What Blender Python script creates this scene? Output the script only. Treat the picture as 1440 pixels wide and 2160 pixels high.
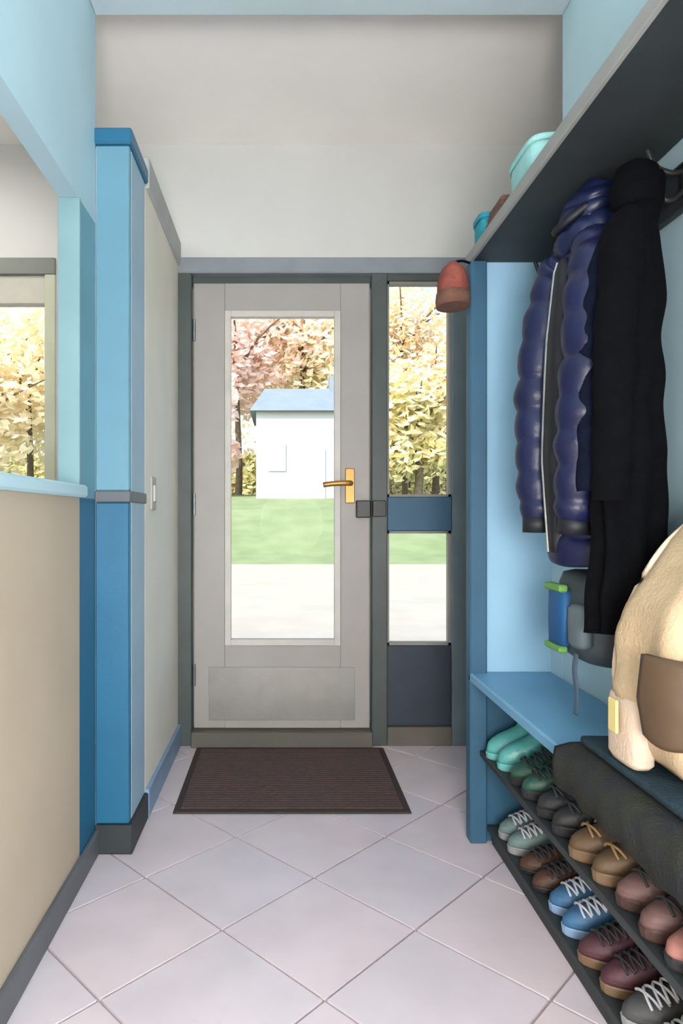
import bpy, bmesh, math, random
from mathutils import Vector, Matrix, noise

random.seed(7)
for o in list(bpy.data.objects):
    bpy.data.objects.remove(o)
S = bpy.context.scene
COL = S.collection

# ------------------------------------------------------------------ camera
F_PX, VPX, VPY, HC = 1400.0, 595.0, 1090.0, 1.045
cam_d = bpy.data.cameras.new('camera')
cam = bpy.data.objects.new('camera', cam_d)
COL.objects.link(cam)
cam.location = (0, 0, HC)
cam.rotation_euler = (math.pi / 2, 0, 0)
cam_d.sensor_fit = 'VERTICAL'
cam_d.sensor_height = 36.0
cam_d.lens = F_PX / 2160 * 36.0
cam_d.shift_x = (720 - VPX) / 2160
cam_d.shift_y = (VPY - 1080) / 2160
cam_d.clip_start = 0.02
cam_d.clip_end = 300
S.camera = cam

# ------------------------------------------------------------------ world, sun, exposure
W = bpy.data.worlds.new('world')
S.world = W
W.use_nodes = True
nt = W.node_tree
bg = nt.nodes['Background']
sky = nt.nodes.new('ShaderNodeTexSky')
sky.sky_type = 'NISHITA'
sky.sun_disc = False
sky.sun_elevation = math.radians(38)
sky.sun_rotation = math.radians(217)
sky.dust_density = 2.5
nt.links.new(sky.outputs[0], bg.inputs[0])
bg.inputs[1].default_value = 0.48

sun_d = bpy.data.lights.new('sun', 'SUN')
sun_d.energy = 5.4
sun_d.angle = math.radians(1.5)
sun_d.color = (1.0, 0.94, 0.85)
sun = bpy.data.objects.new('sun', sun_d)
COL.objects.link(sun)
sun.location = (-8, -6, 12)
sun.rotation_euler = Vector((0.46, 0.62, -0.62)).to_track_quat('-Z', 'Y').to_euler()

S.view_settings.view_transform = 'Standard'
S.view_settings.look = 'None'
S.view_settings.gamma = 1.0
S.view_settings.exposure = 0.0
S.view_settings.use_curve_mapping = False

# ------------------------------------------------------------------ materials
def lin(h):
    h = h.lstrip('#')
    out = []
    for i in (0, 2, 4):
        c = int(h[i:i + 2], 16) / 255
        out.append(c / 12.92 if c <= 0.04045 else ((c + 0.055) / 1.055) ** 2.4)
    return tuple(out) + (1.0,)

MATS = {}
def mat(name, col, rough=0.6, var=0.06, scale=8.0, bump=0.05, bscale=60.0, metal=0.0, spec=0.5, col2=None, sheen=0.0):
    """procedural paint / cloth / stone: noise-varied colour plus fine bump"""
    if name in MATS:
        return MATS[name]
    m = bpy.data.materials.new(name)
    m.use_nodes = True
    n, l = m.node_tree.nodes, m.node_tree.links
    b = n['Principled BSDF']
    c = lin(col)
    tc = n.new('ShaderNodeTexCoord')
    nz = n.new('ShaderNodeTexNoise')
    nz.inputs['Scale'].default_value = scale
    nz.inputs['Detail'].default_value = 4
    l.new(tc.outputs['Object'], nz.inputs['Vector'])
    cr = n.new('ShaderNodeValToRGB')
    if col2:
        a, d = c, lin(col2)
    else:
        a = tuple(max(0, x * (1 - var)) for x in c[:3]) + (1,)
        d = tuple(min(1, x * (1 + var)) for x in c[:3]) + (1,)
    cr.color_ramp.elements[0].color = a
    cr.color_ramp.elements[1].color = d
    cr.color_ramp.elements[0].position = 0.35
    cr.color_ramp.elements[1].position = 0.65
    l.new(nz.outputs['Fac'], cr.inputs['Fac'])
    l.new(cr.outputs['Color'], b.inputs['Base Color'])
    b.inputs['Roughness'].default_value = rough
    b.inputs['Metallic'].default_value = metal
    b.inputs['Specular IOR Level'].default_value = spec
    if sheen:
        b.inputs['Sheen Weight'].default_value = sheen
    if bump:
        nb = n.new('ShaderNodeTexNoise')
        nb.inputs['Scale'].default_value = bscale
        nb.inputs['Detail'].default_value = 3
        l.new(tc.outputs['Object'], nb.inputs['Vector'])
        bp = n.new('ShaderNodeBump')
        bp.inputs['Strength'].default_value = bump
        bp.inputs['Distance'].default_value = 0.01
        l.new(nb.outputs['Fac'], bp.inputs['Height'])
        l.new(bp.outputs['Normal'], b.inputs['Normal'])
    MATS[name] = m
    return m

def glass_mat():
    m = bpy.data.materials.new('window_glass')
    m.use_nodes = True
    n, l = m.node_tree.nodes, m.node_tree.links
    n.remove(n['Principled BSDF'])
    t = n.new('ShaderNodeBsdfTransparent')
    t.inputs[0].default_value = (0.97, 0.985, 0.975, 1)
    g = n.new('ShaderNodeBsdfGlossy')
    g.inputs['Roughness'].default_value = 0.02
    fr = n.new('ShaderNodeFresnel')
    fr.inputs['IOR'].default_value = 1.05
    mx = n.new('ShaderNodeMixShader')
    l.new(fr.outputs[0], mx.inputs[0])
    l.new(t.outputs[0], mx.inputs[1])
    l.new(g.outputs[0], mx.inputs[2])
    l.new(mx.outputs[0], n['Material Output'].inputs[0])
    return m

def added_lamp_mat(strength, col=(1, 0.96, 0.9, 1)):  # glowing surface shared by the two added lamps
    m = bpy.data.materials.new('added_lamp_diffuser')
    m.use_nodes = True
    b = m.node_tree.nodes['Principled BSDF']
    b.inputs['Base Color'].default_value = (0.9, 0.9, 0.9, 1)
    b.inputs['Emission Color'].default_value = col
    b.inputs['Emission Strength'].default_value = strength
    return m

M_CEIL = mat('ceiling_paint', '#f6f3ee', 0.85, 0.02, 3)
M_WALL = mat('grey_white_wall_paint', '#cfcfcb', 0.8, 0.02, 3)
M_CREAM = mat('cream_wall_paint', '#ebe5d6', 0.75, 0.03, 4)
M_PALE = mat('pale_blue_paint', '#aecbd5', 0.6, 0.03, 4)
M_BEAM = mat('grey_blue_beam_paint', '#bccdd2', 0.6, 0.03, 4)
M_DEEP = mat('deep_blue_gloss_paint', '#1f6283', 0.4, 0.05, 4)
M_JAMB = mat('dusty_blue_paint', '#608da0', 0.5, 0.04, 5)
M_RET = mat('grey_blue_return_paint', '#9cb9c9', 0.55, 0.04, 5)
M_MID = mat('mid_blue_paint', '#6aa0c4', 0.45, 0.05, 5)
M_BEIGE = mat('beige_panel_paint', '#baa993', 0.7, 0.04, 3)
M_SLATE = mat('slate_blue_paint', '#2e5872', 0.5, 0.08, 6)
M_SKIRT = mat('dark_skirting', '#5c5f63', 0.5, 0.08, 8)
M_SKIRTB = mat('blue_skirting', '#7f9cb8', 0.5, 0.06, 8)
M_FRAME = mat('dark_grey_frame', '#464e4c', 0.45, 0.08, 8)
M_DOOR = mat('warm_grey_door_paint', '#a09b96', 0.5, 0.03, 5)
M_KICK = mat('brushed_kick_plate', '#918d89', 0.4, 0.05, 12, metal=0.25)
M_NAVYP = mat('navy_panel', '#2b3642', 0.5, 0.1, 8)
M_BLACK = mat('black_metal', '#1f2020', 0.4, 0.1, 12)
M_BRASS = mat('aged_brass', '#a97c40', 0.35, 0.08, 20, metal=0.6)
M_CHAR = mat('charcoal_board', '#2a3032', 0.6, 0.1, 10)
M_GREYEDGE = mat('grey_edge_strip', '#8a8b88', 0.5, 0.05, 10)
M_GROUT = mat('grout', '#aea2a7', 0.9, 0.08, 30)
M_GLASS = glass_mat()
M_STEEL = mat('steel', '#8f9294', 0.3, 0.05, 20, metal=0.9)
M_PLASTIC = mat('white_plastic', '#d0cdc6', 0.4, 0.02, 10, bump=0)

# ------------------------------------------------------------------ geometry helpers
def wloc(o):
    v = Vector((0, 0, 0))
    while o:
        v += o.location
        o = o.parent
    return v

def props(o, label=None, cat=None, group=None, kind=None):
    if label: o['label'] = label
    if cat: o['category'] = cat
    if group: o['group'] = group
    if kind: o['kind'] = kind
    return o

def empty(name, loc, label=None, cat=None, group=None, kind=None):
    o = bpy.data.objects.new(name, None)
    o.empty_display_size = 0.05
    o.location = loc
    COL.objects.link(o)
    return props(o, label, cat, group, kind)

def mk(name, bm, material, parent=None, smooth=False, local=False, origin=None):
    me = bpy.data.meshes.new(name)
    bmesh.ops.recalc_face_normals(bm, faces=bm.faces[:])
    off = Vector((0, 0, 0))
    if parent and not local:
        off = wloc(parent)
    if origin is not None and not parent:
        off = Vector(origin)
    if off.length:
        bmesh.ops.translate(bm, verts=bm.verts[:], vec=-off)
    bm.to_mesh(me)
    bm.free()
    if smooth:
        for p in me.polygons:
            p.use_smooth = True
    me.materials.append(material)
    o = bpy.data.objects.new(name, me)
    COL.objects.link(o)
    if parent:
        o.parent = parent
    elif origin is not None:
        o.location = origin
    return o

def box(bm, x0, x1, y0, y1, z0, z1, bev=0.0, segs=1):
    r = bmesh.ops.create_cube(bm, size=1.0)
    for v in r['verts']:
        v.co = Vector((x0 + (v.co.x + .5) * (x1 - x0), y0 + (v.co.y + .5) * (y1 - y0), z0 + (v.co.z + .5) * (z1 - z0)))
    if bev:
        es = list({e for v in r['verts'] for e in v.link_edges})
        bmesh.ops.bevel(bm, geom=es, offset=bev, segments=segs, affect='EDGES', profile=0.5)
    return bm

def bx(*a, **k):
    return box(bmesh.new(), *a, **k)

def loft(bm, rings, cap=True, closed=True):
    vs = [[bm.verts.new(p) for p in r] for r in rings]
    n = len(vs[0])
    for a, b in zip(vs[:-1], vs[1:]):
        for i in range(n if closed else n - 1):
            j = (i + 1) % n
            bm.faces.new((a[i], a[j], b[j], b[i]))
    if cap and closed:
        bm.faces.new(vs[0][::-1])
        bm.faces.new(vs[-1])
    return bm

def tube(bm, pts, rad, n=8, flat=1.0, up=None):
    pts = [Vector(p) for p in pts]
    rings = []
    for i, p in enumerate(pts):
        t = (pts[min(i + 1, len(pts) - 1)] - pts[max(i - 1, 0)]).normalized()
        u = Vector(up) if up else (Vector((0, 0, 1)) if abs(t.z) < .9 else Vector((1, 0, 0)))
        a = t.cross(u).normalized()
        b = a.cross(t).normalized()
        r = rad[i] if isinstance(rad, (list, tuple)) else rad
        rings.append([p + a * (r * math.cos(2 * math.pi * k / n)) + b * (r * flat * math.sin(2 * math.pi * k / n)) for k in range(n)])
    return loft(bm, rings)

def smooth_path(pts, k=5):
    pts = [Vector(p) for p in pts]
    out = []
    for i in range(len(pts) - 1):
        p0, p1, p2, p3 = pts[max(i - 1, 0)], pts[i], pts[i + 1], pts[min(i + 2, len(pts) - 1)]
        for j in range(k):
            t = j / k
            out.append(0.5 * ((2 * p1) + (p2 - p0) * t + (2 * p0 - 5 * p1 + 4 * p2 - p3) * t * t + (-p0 + 3 * p1 - 3 * p2 + p3) * t ** 3))
    out.append(pts[-1])
    return out

def sup(cx, cy, a, b, z, n=28, p=2.4, rot=0.0):
    out = []
    for i in range(n):
        t = 2 * math.pi * i / n
        c, s = math.cos(t), math.sin(t)
        x = a * math.copysign(abs(c) ** (2 / p), c)
        y = b * math.copysign(abs(s) ** (2 / p), s)
        if rot:
            x, y = x * math.cos(rot) - y * math.sin(rot), x * math.sin(rot) + y * math.cos(rot)
        out.append((cx + x, cy + y, z))
    return out

def lerp(tab, t):
    for (t0, v0), (t1, v1) in zip(tab[:-1], tab[1:]):
        if t <= t1:
            f = (t - t0) / (t1 - t0) if t1 > t0 else 0
            f = max(0, min(1, f))
            return v0 + (v1 - v0) * f
    return tab[-1][1]

def rumple(bm, amp, freq, seed=0.0):
    for v in bm.verts:
        d = noise.noise_vector(v.co * freq + Vector((seed, seed * 1.7, -seed)))
        v.co += d * amp

# facade: measured on the plane YF metres in front of the camera
YF = 3.04
SF = F_PX / YF
def fx(px): return (px - VPX) / SF
def fz(py): return HC + (VPY - py) / SF

# ------------------------------------------------------------------ the setting
XL, XR, YP = -0.58, 0.87, 2.06          # partition planes left and right, portal depth
CZ = 2.75
DX0, DX1, DZ1 = fx(374), fx(985), fz(545)
WX0, WX1, WZ0, WZ1 = -1.95, fx(118), 0.98, fz(545)

# floor: slab with diagonal tiles as its pieces
floor = mk('floor', bx(-2.7, 1.7, -2.6, YF + .2, -0.12, -0.006), M_GROUT)
props(floor, 'pale lilac grey floor of diagonal square tiles', kind='structure')
TS = 0.345
tile_mats = [mat('floor_tile_%s' % k, c, 0.38, 0.05, 5, bump=0.02, bscale=40) for k, c in
             (('pale_lilac', '#d3c6cb'), ('warm_grey', '#d1c3c6'), ('cool_grey', '#cfc5cc'), ('light', '#d5c8cc'))]
r2 = math.sqrt(2)
ti = 0
for iu in range(-9, 12):
    for iv in range(-9, 12):
        u0, v0 = 1.08 + iu * TS, 0.95 + iv * TS
        g = 0.004
        P = []
        for u, v in ((u0 + g, v0 + g), (u0 + TS - g, v0 + g), (u0 + TS - g, v0 + TS - g), (u0 + g, v0 + TS - g)):
            P.append(((u - v) / r2, (u + v) / r2))
        cx, cy = sum(p[0] for p in P) / 4, sum(p[1] for p in P) / 4
        if cx < -0.86 or cx > 1.3 or cy < 0.2 or cy > YF + .24:
            continue
        bm = bmesh.new()
        vs = [bm.verts.new((p[0], p[1], -0.006)) for p in P]
        f = bm.faces.new(vs)
        ex = bmesh.ops.extrude_face_region(bm, geom=[f])
        bmesh.ops.translate(bm, vec=(0, 0, 0.006), verts=[e for e in ex['geom'] if isinstance(e, bmesh.types.BMVert)])
        for pc, pn in (((XL, 0, 0), (-1, 0, 0)), ((XR, 0, 0), (1, 0, 0)), ((0, YF - .004, 0), (0, 1, 0))):
            if pn[0] and cy > 2.3:
                pc = (pc[0] + (.25 if pn[0] > 0 else .0), 0, 0)
            bmesh.ops.bisect_plane(bm, geom=bm.verts[:] + bm.edges[:] + bm.faces[:], plane_co=pc, plane_no=pn, clear_outer=True)
        if len(bm.faces) < 4:
            bm.free()
            continue
        bmesh.ops.holes_fill(bm, edges=[e for e in bm.edges if e.is_boundary])
        mk('tile', bm, tile_mats[(iu * 3 + iv * 5 + ti) % 4], floor)
        ti += 1

ceil = mk('ceiling', bx(-2.7, 1.7, -2.6, YF + .2, CZ, CZ + .2), M_CEIL)
props(ceil, 'white painted ceiling above the entry door', kind='structure')

# facade wall with the door and window openings
bm = bmesh.new()
for a in ((-2.7, WX0, 0, CZ), (WX0, WX1, 0, WZ0), (WX0, WX1, WZ1, CZ), (WX1, DX0, 0, CZ), (DX0, DX1, DZ1, CZ), (DX1, 1.7, 0, CZ)):
    box(bm, a[0], a[1], YF, YF + .2, a[2], a[3])
props(mk('wall_front', bm, M_WALL), 'light grey wall around the entry door', kind='structure')
props(mk('wall_back', bx(-2.7, 1.7, -2.6, -2.5, 0, CZ), M_WALL), 'plain light wall at the far end of the hall', kind='structure')
props(mk('wall_outer_left', bx(-2.8, -2.7, -2.6, YF + .2, 0, CZ), M_WALL), 'plain light wall of the side room', kind='structure')
props(mk('wall_outer_right', bx(1.7, 1.8, -2.6, YF + .2, 0, CZ), M_WALL), 'plain light wall beyond the coat unit', kind='structure')

# left partition: beige half wall, open above, header
HY0, HY1 = -1.2, 1.90
TH = 0.055
HWZ, HDZ = 1.10, 1.955
left = empty('wall_left', (XL - TH / 2, 0.5, 0), 'partition with beige half wall, open above, pale blue header', kind='structure')
mk('half_wall', bx(XL - TH, XL, HY0, HY1, 0, HWZ), M_BEIGE, left)
mk('sill_cap', bx(XL - TH - .02, XL + .025, HY0, HY1, HWZ, HWZ + .035, bev=.006), M_PALE, left)
mk('header', bx(XL - TH, XL, HY0, HY1, HDZ, CZ), M_PALE, left)
mk('pier_top', bx(XL - TH, XL, HY1, YP, HDZ, CZ), M_PALE, left)
mk('pier_upper', bx(XL - TH, XL, HY1, YP, HWZ, HDZ), mat('teal_pier_paint', '#6f9eac', .55, .04, 5), left)
mk('pier_lower', bx(XL - TH, XL, HY1, YP, 0, HWZ), M_DEEP, left)
mk('opening_lining', bx(XL - TH - .004, XL + .004, HY1 - .012, HY1, HWZ + .035, HDZ, bev=.002), mat('sage_blue_lining', '#7b9da4', .6, .04, 5), left)
mk('wall_end', bx(XL - TH, XL, -2.5, HY0, 0, CZ), M_PALE, left)
props(mk('baseboard_left', bx(XL, XL + .014, -2.5, YP, 0, .075, bev=.003), M_SKIRT), 'dark grey skirting along the beige half wall', kind='structure')

# portal pilaster at the partition's end
SW = -0.475
PIL = empty('trim_1', (-0.53, YP + .1, 0), 'tall two-tone blue boxed jamb beside the doorway', kind='structure')
mk('jamb_lower', bx(XL, SW, YP + .002, YP + .03, 0.09, HWZ - .01, bev=.004), M_DEEP, PIL)
mk('jamb_upper', bx(XL, SW, YP + .002, YP + .03, HWZ + .025, 2.20, bev=.004), M_JAMB, PIL)
mk('return_board', bx(XL, SW, YP + .03, YP + .24, 0.09, 2.20, bev=.004), M_RET, PIL)
mk('dado_strip', bx(XL, SW + .006, YP - .008, YP + .24, HWZ - .01, HWZ + .025, bev=.003), M_SKIRT, PIL)
mk('jamb_cap', bx(XL - .01, SW + .01, YP - .01, YP + .25, 2.20, 2.25, bev=.006), M_DEEP, PIL)
mk('plinth', bx(XL, SW + .012, YP - .01, YP + .24, 0, .09, bev=.004), M_CHAR, PIL)

# low side wall between the jamb and the front wall
LW = empty('wall_side', (-0.53, 2.7, 0), 'low cream side wall between blue jamb and entry door', kind='structure')
mk('wall_panel', bx(XL, SW, YP + .24, YF, 0, 2.19), M_CREAM, LW)
mk('wall_cap', bx(XL - .01, SW + .012, YP + .25, YF, 2.19, 2.30, bev=.005), mat('grey_cap_paint', '#aeb0ae', .6), LW)
props(mk('baseboard_side', bx(SW, SW + .014, YP + .24, YF, 0, .10, bev=.003), M_SKIRTB), 'blue grey skirting on the cream side wall', kind='structure')

# right partition behind the coat unit, cross beam
props(mk('wall_right', bx(XR, XR + .09, -2.5, YP, 0, CZ), M_PALE), 'pale blue wall behind the coats', kind='structure')
props(mk('trim_2', bx(XL, XR, YP - .10, YP, 2.60, CZ, bev=.004), M_BEAM), 'pale grey blue beam crossing under the ceiling', kind='structure')

# light switch on the side wall
sw = empty('light_switch', (SW + .005, 2.42, 1.13), 'small white light switch on the cream side wall', 'switch')
mk('plate', bx(SW, SW + .008, 2.385, 2.465, 1.07, 1.19, bev=.003), mat('grey_plastic', '#aaa69c', .4, bump=0), sw)
mk('rocker', bx(SW + .008, SW + .014, 2.405, 2.445, 1.10, 1.16, bev=.002), M_PLASTIC, sw)

# ---- door frame, sidelight and door
FR0, FR1 = YF - .015, YF + .09
fr = empty('trim_3', (fx(600), YF, 0), 'dark grey frame around entry door and sidelight', kind='structure')
mk('jamb', bx(fx(374), fx(405), FR0, FR1, 0, fz(578), bev=.004), M_FRAME, fr)
mk('mullion', bx(fx(783), fx(816), FR0, FR1, 0, fz(578), bev=.004), M_FRAME, fr)
mk('jamb', bx(fx(952), fx(985), FR0, FR1, 0, fz(578), bev=.004), mat('slate_grey_frame', '#66757d', .45), fr)
mk('head', bx(fx(374), fx(985), FR0, FR1, fz(578), fz(545), bev=.004), mat('blue_grey_frame_head', '#868c92', .45), fr)
mk('threshold', bx(fx(405), fx(783), FR0 - .03, FR1, 0, fz(1540), bev=.004), mat('taupe_threshold', '#5f5a52', .5), fr)
mk('stop', bx(fx(405), fx(783), FR0 + .05, FR1, fz(594), fz(578)), M_FRAME, fr)

dr = empty('door_1', (fx(595), YF + .04, fz(1538)), 'warm grey entry door with one tall glass pane', kind='structure')
D0, D1 = YF + .008, YF + .053
L, R, T, B = fx(408), fx(780), fz(596), fz(1537)
GL, GR, GT, GB = fx(474), fx(718), fz(655), fz(1362)
mk('stile', bx(L, GL, D0, D1, B, T, bev=.003), M_DOOR, dr)
mk('stile', bx(GR, R, D0, D1, B, T, bev=.003), M_DOOR, dr)
mk('rail', bx(GL, GR, D0 + .001, D1 - .001, GT, T, bev=.002), M_DOOR, dr)
mk('rail', bx(GL, GR, D0 + .001, D1 - .001, B, GB, bev=.002), M_DOOR, dr)
bm = bmesh.new()
for a in ((GL, GL + .028, GB, GT), (GR - .028, GR, GB, GT), (GL + .028, GR - .028, GT - .028, GT), (GL + .028, GR - .028, GB, GB + .028)):
    box(bm, a[0], a[1], D0 - .008, D0 + .03, a[2], a[3], bev=.0015)
mk('glazing_bead', bm, mat('pale_grey_bead', '#c4bfb8', .5), dr)
pn = mk('pane', bx(GL, GR, D0 + .018, D0 + .024, GB, GT), M_GLASS, dr)
props(pn, 'clear glass pane of the door')
kp = mk('kick_plate', bx(fx(440), fx(748), D0 - .004, D0 + .001, fz(1520), fz(1408), bev=.001), M_KICK, dr)
for z in (.32, 1.1, 1.9):
    bm = bmesh.new()
    tube(bm, [(L + .002, D0 - .006, z - .05), (L + .002, D0 - .006, z + .05)], .008, 10)
    mk('hinge', bm, M_STEEL, dr)
# brass lever
hz = fz(1020)
bm = bmesh.new()
box(bm, fx(728), fx(748), D0 - .008, D0, hz - .09, hz + .07, bev=.003)
hp = mk('handle_plate', bm, M_BRASS, dr)
bm = bmesh.new()
tube(bm, smooth_path([(fx(738), D0 - .006, hz), (fx(738), D0 - .045, hz), (fx(733), D0 - .056, hz), (fx(705), D0 - .056, hz - .002), (fx(680), D0 - .052, hz - .008)]), .012, 12)
props(mk('handle', bm, M_BRASS, hp, smooth=True), 'aged brass lever handle')
bm = bmesh.new()
box(bm, fx(750), fx(780), D0 - .035, D0, fz(1092), fz(1056), bev=.004)
tube(bm, [(fx(758), D0 - .045, fz(1074)), (fx(758), D0 - .034, fz(1074))], .012, 12)
props(mk('rim_lock', bm, M_BLACK, dr), 'black rim lock')
mk('lock_keeper', bx(fx(784), fx(812), FR0 - .016, FR0, fz(1090), fz(1056), bev=.003), M_BLACK, fr)

w1 = empty('window_1', (fx(884), YF + .04, 0), 'narrow sidelight beside the door with a slate crossbar', kind='structure')
x0, x1 = fx(816), fx(952)
bead = mat('sidelight_bead', '#8d8a80', .5)
mk('crossbar', bx(x0, x1, YF - .01, YF + .06, fz(1120), fz(1048), bev=.004), M_SLATE, w1)
for (a, b) in ((1048, 592), (1362, 1120)):
    bm = bmesh.new()
    for q in ((x0, x0 + .012, fz(a), fz(b)), (x1 - .012, x1, fz(a), fz(b)), (x0, x1, fz(b) - .012, fz(b)), (x0, x1, fz(a), fz(a) + .012)):
        box(bm, q[0], q[1], YF + .012, YF + .05, q[2], q[3])
    mk('glazing_bead', bm, bead, w1)
    mk('pane', bx(x0, x1, YF + .027, YF + .033, fz(a), fz(b)), M_GLASS, w1)
mk('head_strip', bx(x0, x1, YF, YF + .06, fz(592), fz(578)), M_FRAME, w1)
mk('bottom_panel', bx(x0, x1, YF + .005, YF + .05, fz(1532), fz(1362), bev=.003), M_NAVYP, w1)
mk('bottom_rail', bx(x0, x1, FR0, YF + .07, 0, fz(1532), bev=.003), mat('taupe_threshold', '#5f5a52'), w1)

# side-room window seen over the half wall
w2 = empty('window_2', ((WX0 + WX1) / 2, YF + .05, WZ0), 'wide window with dark frame seen over the half wall', kind='structure')
fw = .055
mk('frame_head', bx(WX0, WX1, YF - .012, YF + .09, fz(580), WZ1, bev=.003), mat('olive_grey_frame', '#747871', .5), w2)
mk('frame_sill', bx(WX0, WX1, YF - .03, YF + .09, WZ0, WZ0 + .05, bev=.003), M_FRAME, w2)
for xx in (WX0, WX1 - .05):
    mk('frame_jamb', bx(xx, xx + .05, YF - .01, YF + .09, WZ0 + .05, fz(580), bev=.003), mat('sage_frame', '#b7bca6', .5), w2)
mk('top_sash', bx(WX0 + .05, WX1 - .05, YF + .005, YF + .06, fz(640), fz(580), bev=.003), mat('pale_sash', '#b9b6aa', .5), w2)
mk('mullion', bx(-1.53, -1.48, YF + .005, YF + .06, WZ0 + .05, fz(640), bev=.003), mat('pale_sash', '#b9b6aa', .5), w2)
for a, b in ((WX0 + .05, -1.53), (-1.48, WX1 - .05)):
    mk('pane', bx(a, b, YF + .027, YF + .033, WZ0 + .05, fz(640)), M_GLASS, w2)

# ------------------------------------------------------------------ added unseen lamps: hall (behind the camera) and side room
def added_ceiling_lamp(loc, sx, sy, power, label):
    x, y = loc
    t = empty('added_ceiling_lamp', (x, y, CZ - .07), label, 'lamp', 'added ceiling lamps')
    bm = bmesh.new()
    for a in ((x - sx, x + sx, y - sy, y - sy + .03), (x - sx, x + sx, y + sy - .03, y + sy), (x - sx, x - sx + .03, y - sy + .03, y + sy - .03), (x + sx - .03, x + sx, y - sy + .03, y + sy - .03)):
        box(bm, a[0], a[1], a[2], a[3], CZ - .07, CZ)
    mk('housing', bm, M_PLASTIC, t)
    mk('diffuser', bx(x - sx + .03, x + sx - .03, y - sy + .03, y + sy - .03, CZ - .055, CZ - .03), added_lamp_mat(power), t)
    return t

def added_globe_lamp(x, y, zc, r, power):
    t = empty('added_globe_lamp', (x, y, 0), 'white paper globe floor lamp added behind the camera to light the hall', 'lamp')
    bm = bmesh.new()
    loft(bm, [sup(x, y, a, a, z, 32, 2) for z, a in ((0, .15), (.012, .15), (.02, .13), (.028, .02))])
    mk('base', bm, M_BLACK, t, smooth=True)
    bm = bmesh.new()
    tube(bm, [(x, y, .02), (x, y, zc - r - .02)], .012, 12)
    mk('pole', bm, M_BLACK, t, smooth=True)
    bm = bmesh.new()
    tube(bm, [(x, y, zc - r - .03), (x, y, zc - r + .015)], .05, 16)
    mk('collar', bm, M_BLACK, t, smooth=True)
    bm = bmesh.new()
    bmesh.ops.create_uvsphere(bm, u_segments=24, v_segments=14, radius=r)
    bmesh.ops.translate(bm, verts=bm.verts[:], vec=(x, y, zc))
    mk('globe', bm, added_lamp_mat(power, (1, .95, .925, 1)), t, smooth=True)
added_globe_lamp(0.10, -0.80, 1.00, .34, 60.0)  # added behind the camera to brighten hall, door wall and ceiling
added_ceiling_lamp((-1.75, 2.25), .35, .35, 12.0, 'white flat ceiling lamp added out of view to light the side room')  # added out of view to brighten the side room

# ------------------------------------------------------------------ coat and shoe unit along the right wall
UX0, UY0, UY1 = 0.60, 0.62, 2.17
SHZ, BZ, MZ, LZ = 1.865, 0.545, 0.30, 0.06
UN = empty('coat_unit', (0.74, 1.4, 0), 'built-in coat unit with dark top shelf, blue bench and shoe shelves along the wall', 'coat rack')
ts = mk('top_shelf', bx(UX0 + .012, XR - .003, UY0, UY1, SHZ, SHZ + .028), M_CHAR, UN)
mk('edge_strip', bx(UX0, UX0 + .012, UY0, UY1, SHZ - .004, SHZ + .03, bev=.002), M_GREYEDGE, ts)
mk('back_rail', bx(XR - .022, XR - .003, UY0, UY1 - .05, 1.70, 1.80, bev=.003), M_CHAR, UN)
mk('end_panel', bx(UX0 + .055, XR - .003, UY1 - .03, UY1, BZ, SHZ), mat('sky_blue_board', '#92bcd6', .55, .03, 4), UN)
mk('end_post', bx(UX0, UX0 + .055, UY1 - .05, UY1, 0, SHZ, bev=.004), M_SLATE, UN)
mk('end_panel', bx(UX0 + .055, XR - .003, UY1 - .03, UY1, 0, BZ - .03), M_SLATE, UN)
mk('side_board', bx(XR - .003, XR + .02, YP + .001, UY1, 0, SHZ + .028), M_PALE, UN)
mk('bench_top', bx(UX0, XR - .003, UY0, UY1 - .03, BZ - .03, BZ, bev=.005), M_MID, UN)
mk('shoe_shelf', bx(UX0 + .03, XR - .02, UY0, UY1 - .05, MZ - .018, MZ, bev=.002), M_CHAR, UN)
mk('shoe_shelf', bx(UX0 + .055, XR - .02, UY0, UY1 - .05, LZ - .018, LZ, bev=.002), M_CHAR, UN)
mk('kick_board', bx(UX0 + .07, UX0 + .085, UY0, UY1 - .05, 0, LZ - .018), M_CHAR, UN)
mk('back_board', bx(XR - .02, XR - .003, UY0, UY1 - .03, 0, BZ - .03), M_CHAR, UN)
mk('divider', bx(UX0 + .035, XR - .02, 1.015, 1.035, LZ, MZ - .018), mat('mid_grey_board', '#77777a', .6), UN)
mk('divider', bx(UX0 + .035, XR - .02, 1.015, 1.035, MZ, BZ - .03), mat('dark_grey_board', '#4a4a4c', .6), UN)
mk('end_post', bx(UX0, UX0 + .055, UY0, UY0 + .05, 0, SHZ, bev=.004), M_SLATE, UN)
HOOKS = (2.02, 1.86, 1.60, 1.40, 1.17, 0.90)
for y in HOOKS:
    bm = bmesh.new()
    tube(bm, smooth_path([(XR - .022, y, 1.775), (XR - .05, y, 1.77), (XR - .085, y, 1.785), (XR - .10, y, 1.82)]), .006, 8)
    tube(bm, smooth_path([(XR - .022, y, 1.735), (XR - .045, y, 1.715), (XR - .065, y, 1.715), (XR - .075, y, 1.74)]), .006, 8)
    box(bm, XR - .027, XR - .02, y - .012, y + .012, 1.72, 1.79, bev=.002)
    mk('hook', bm, M_BLACK, UN, smooth=True)

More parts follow.
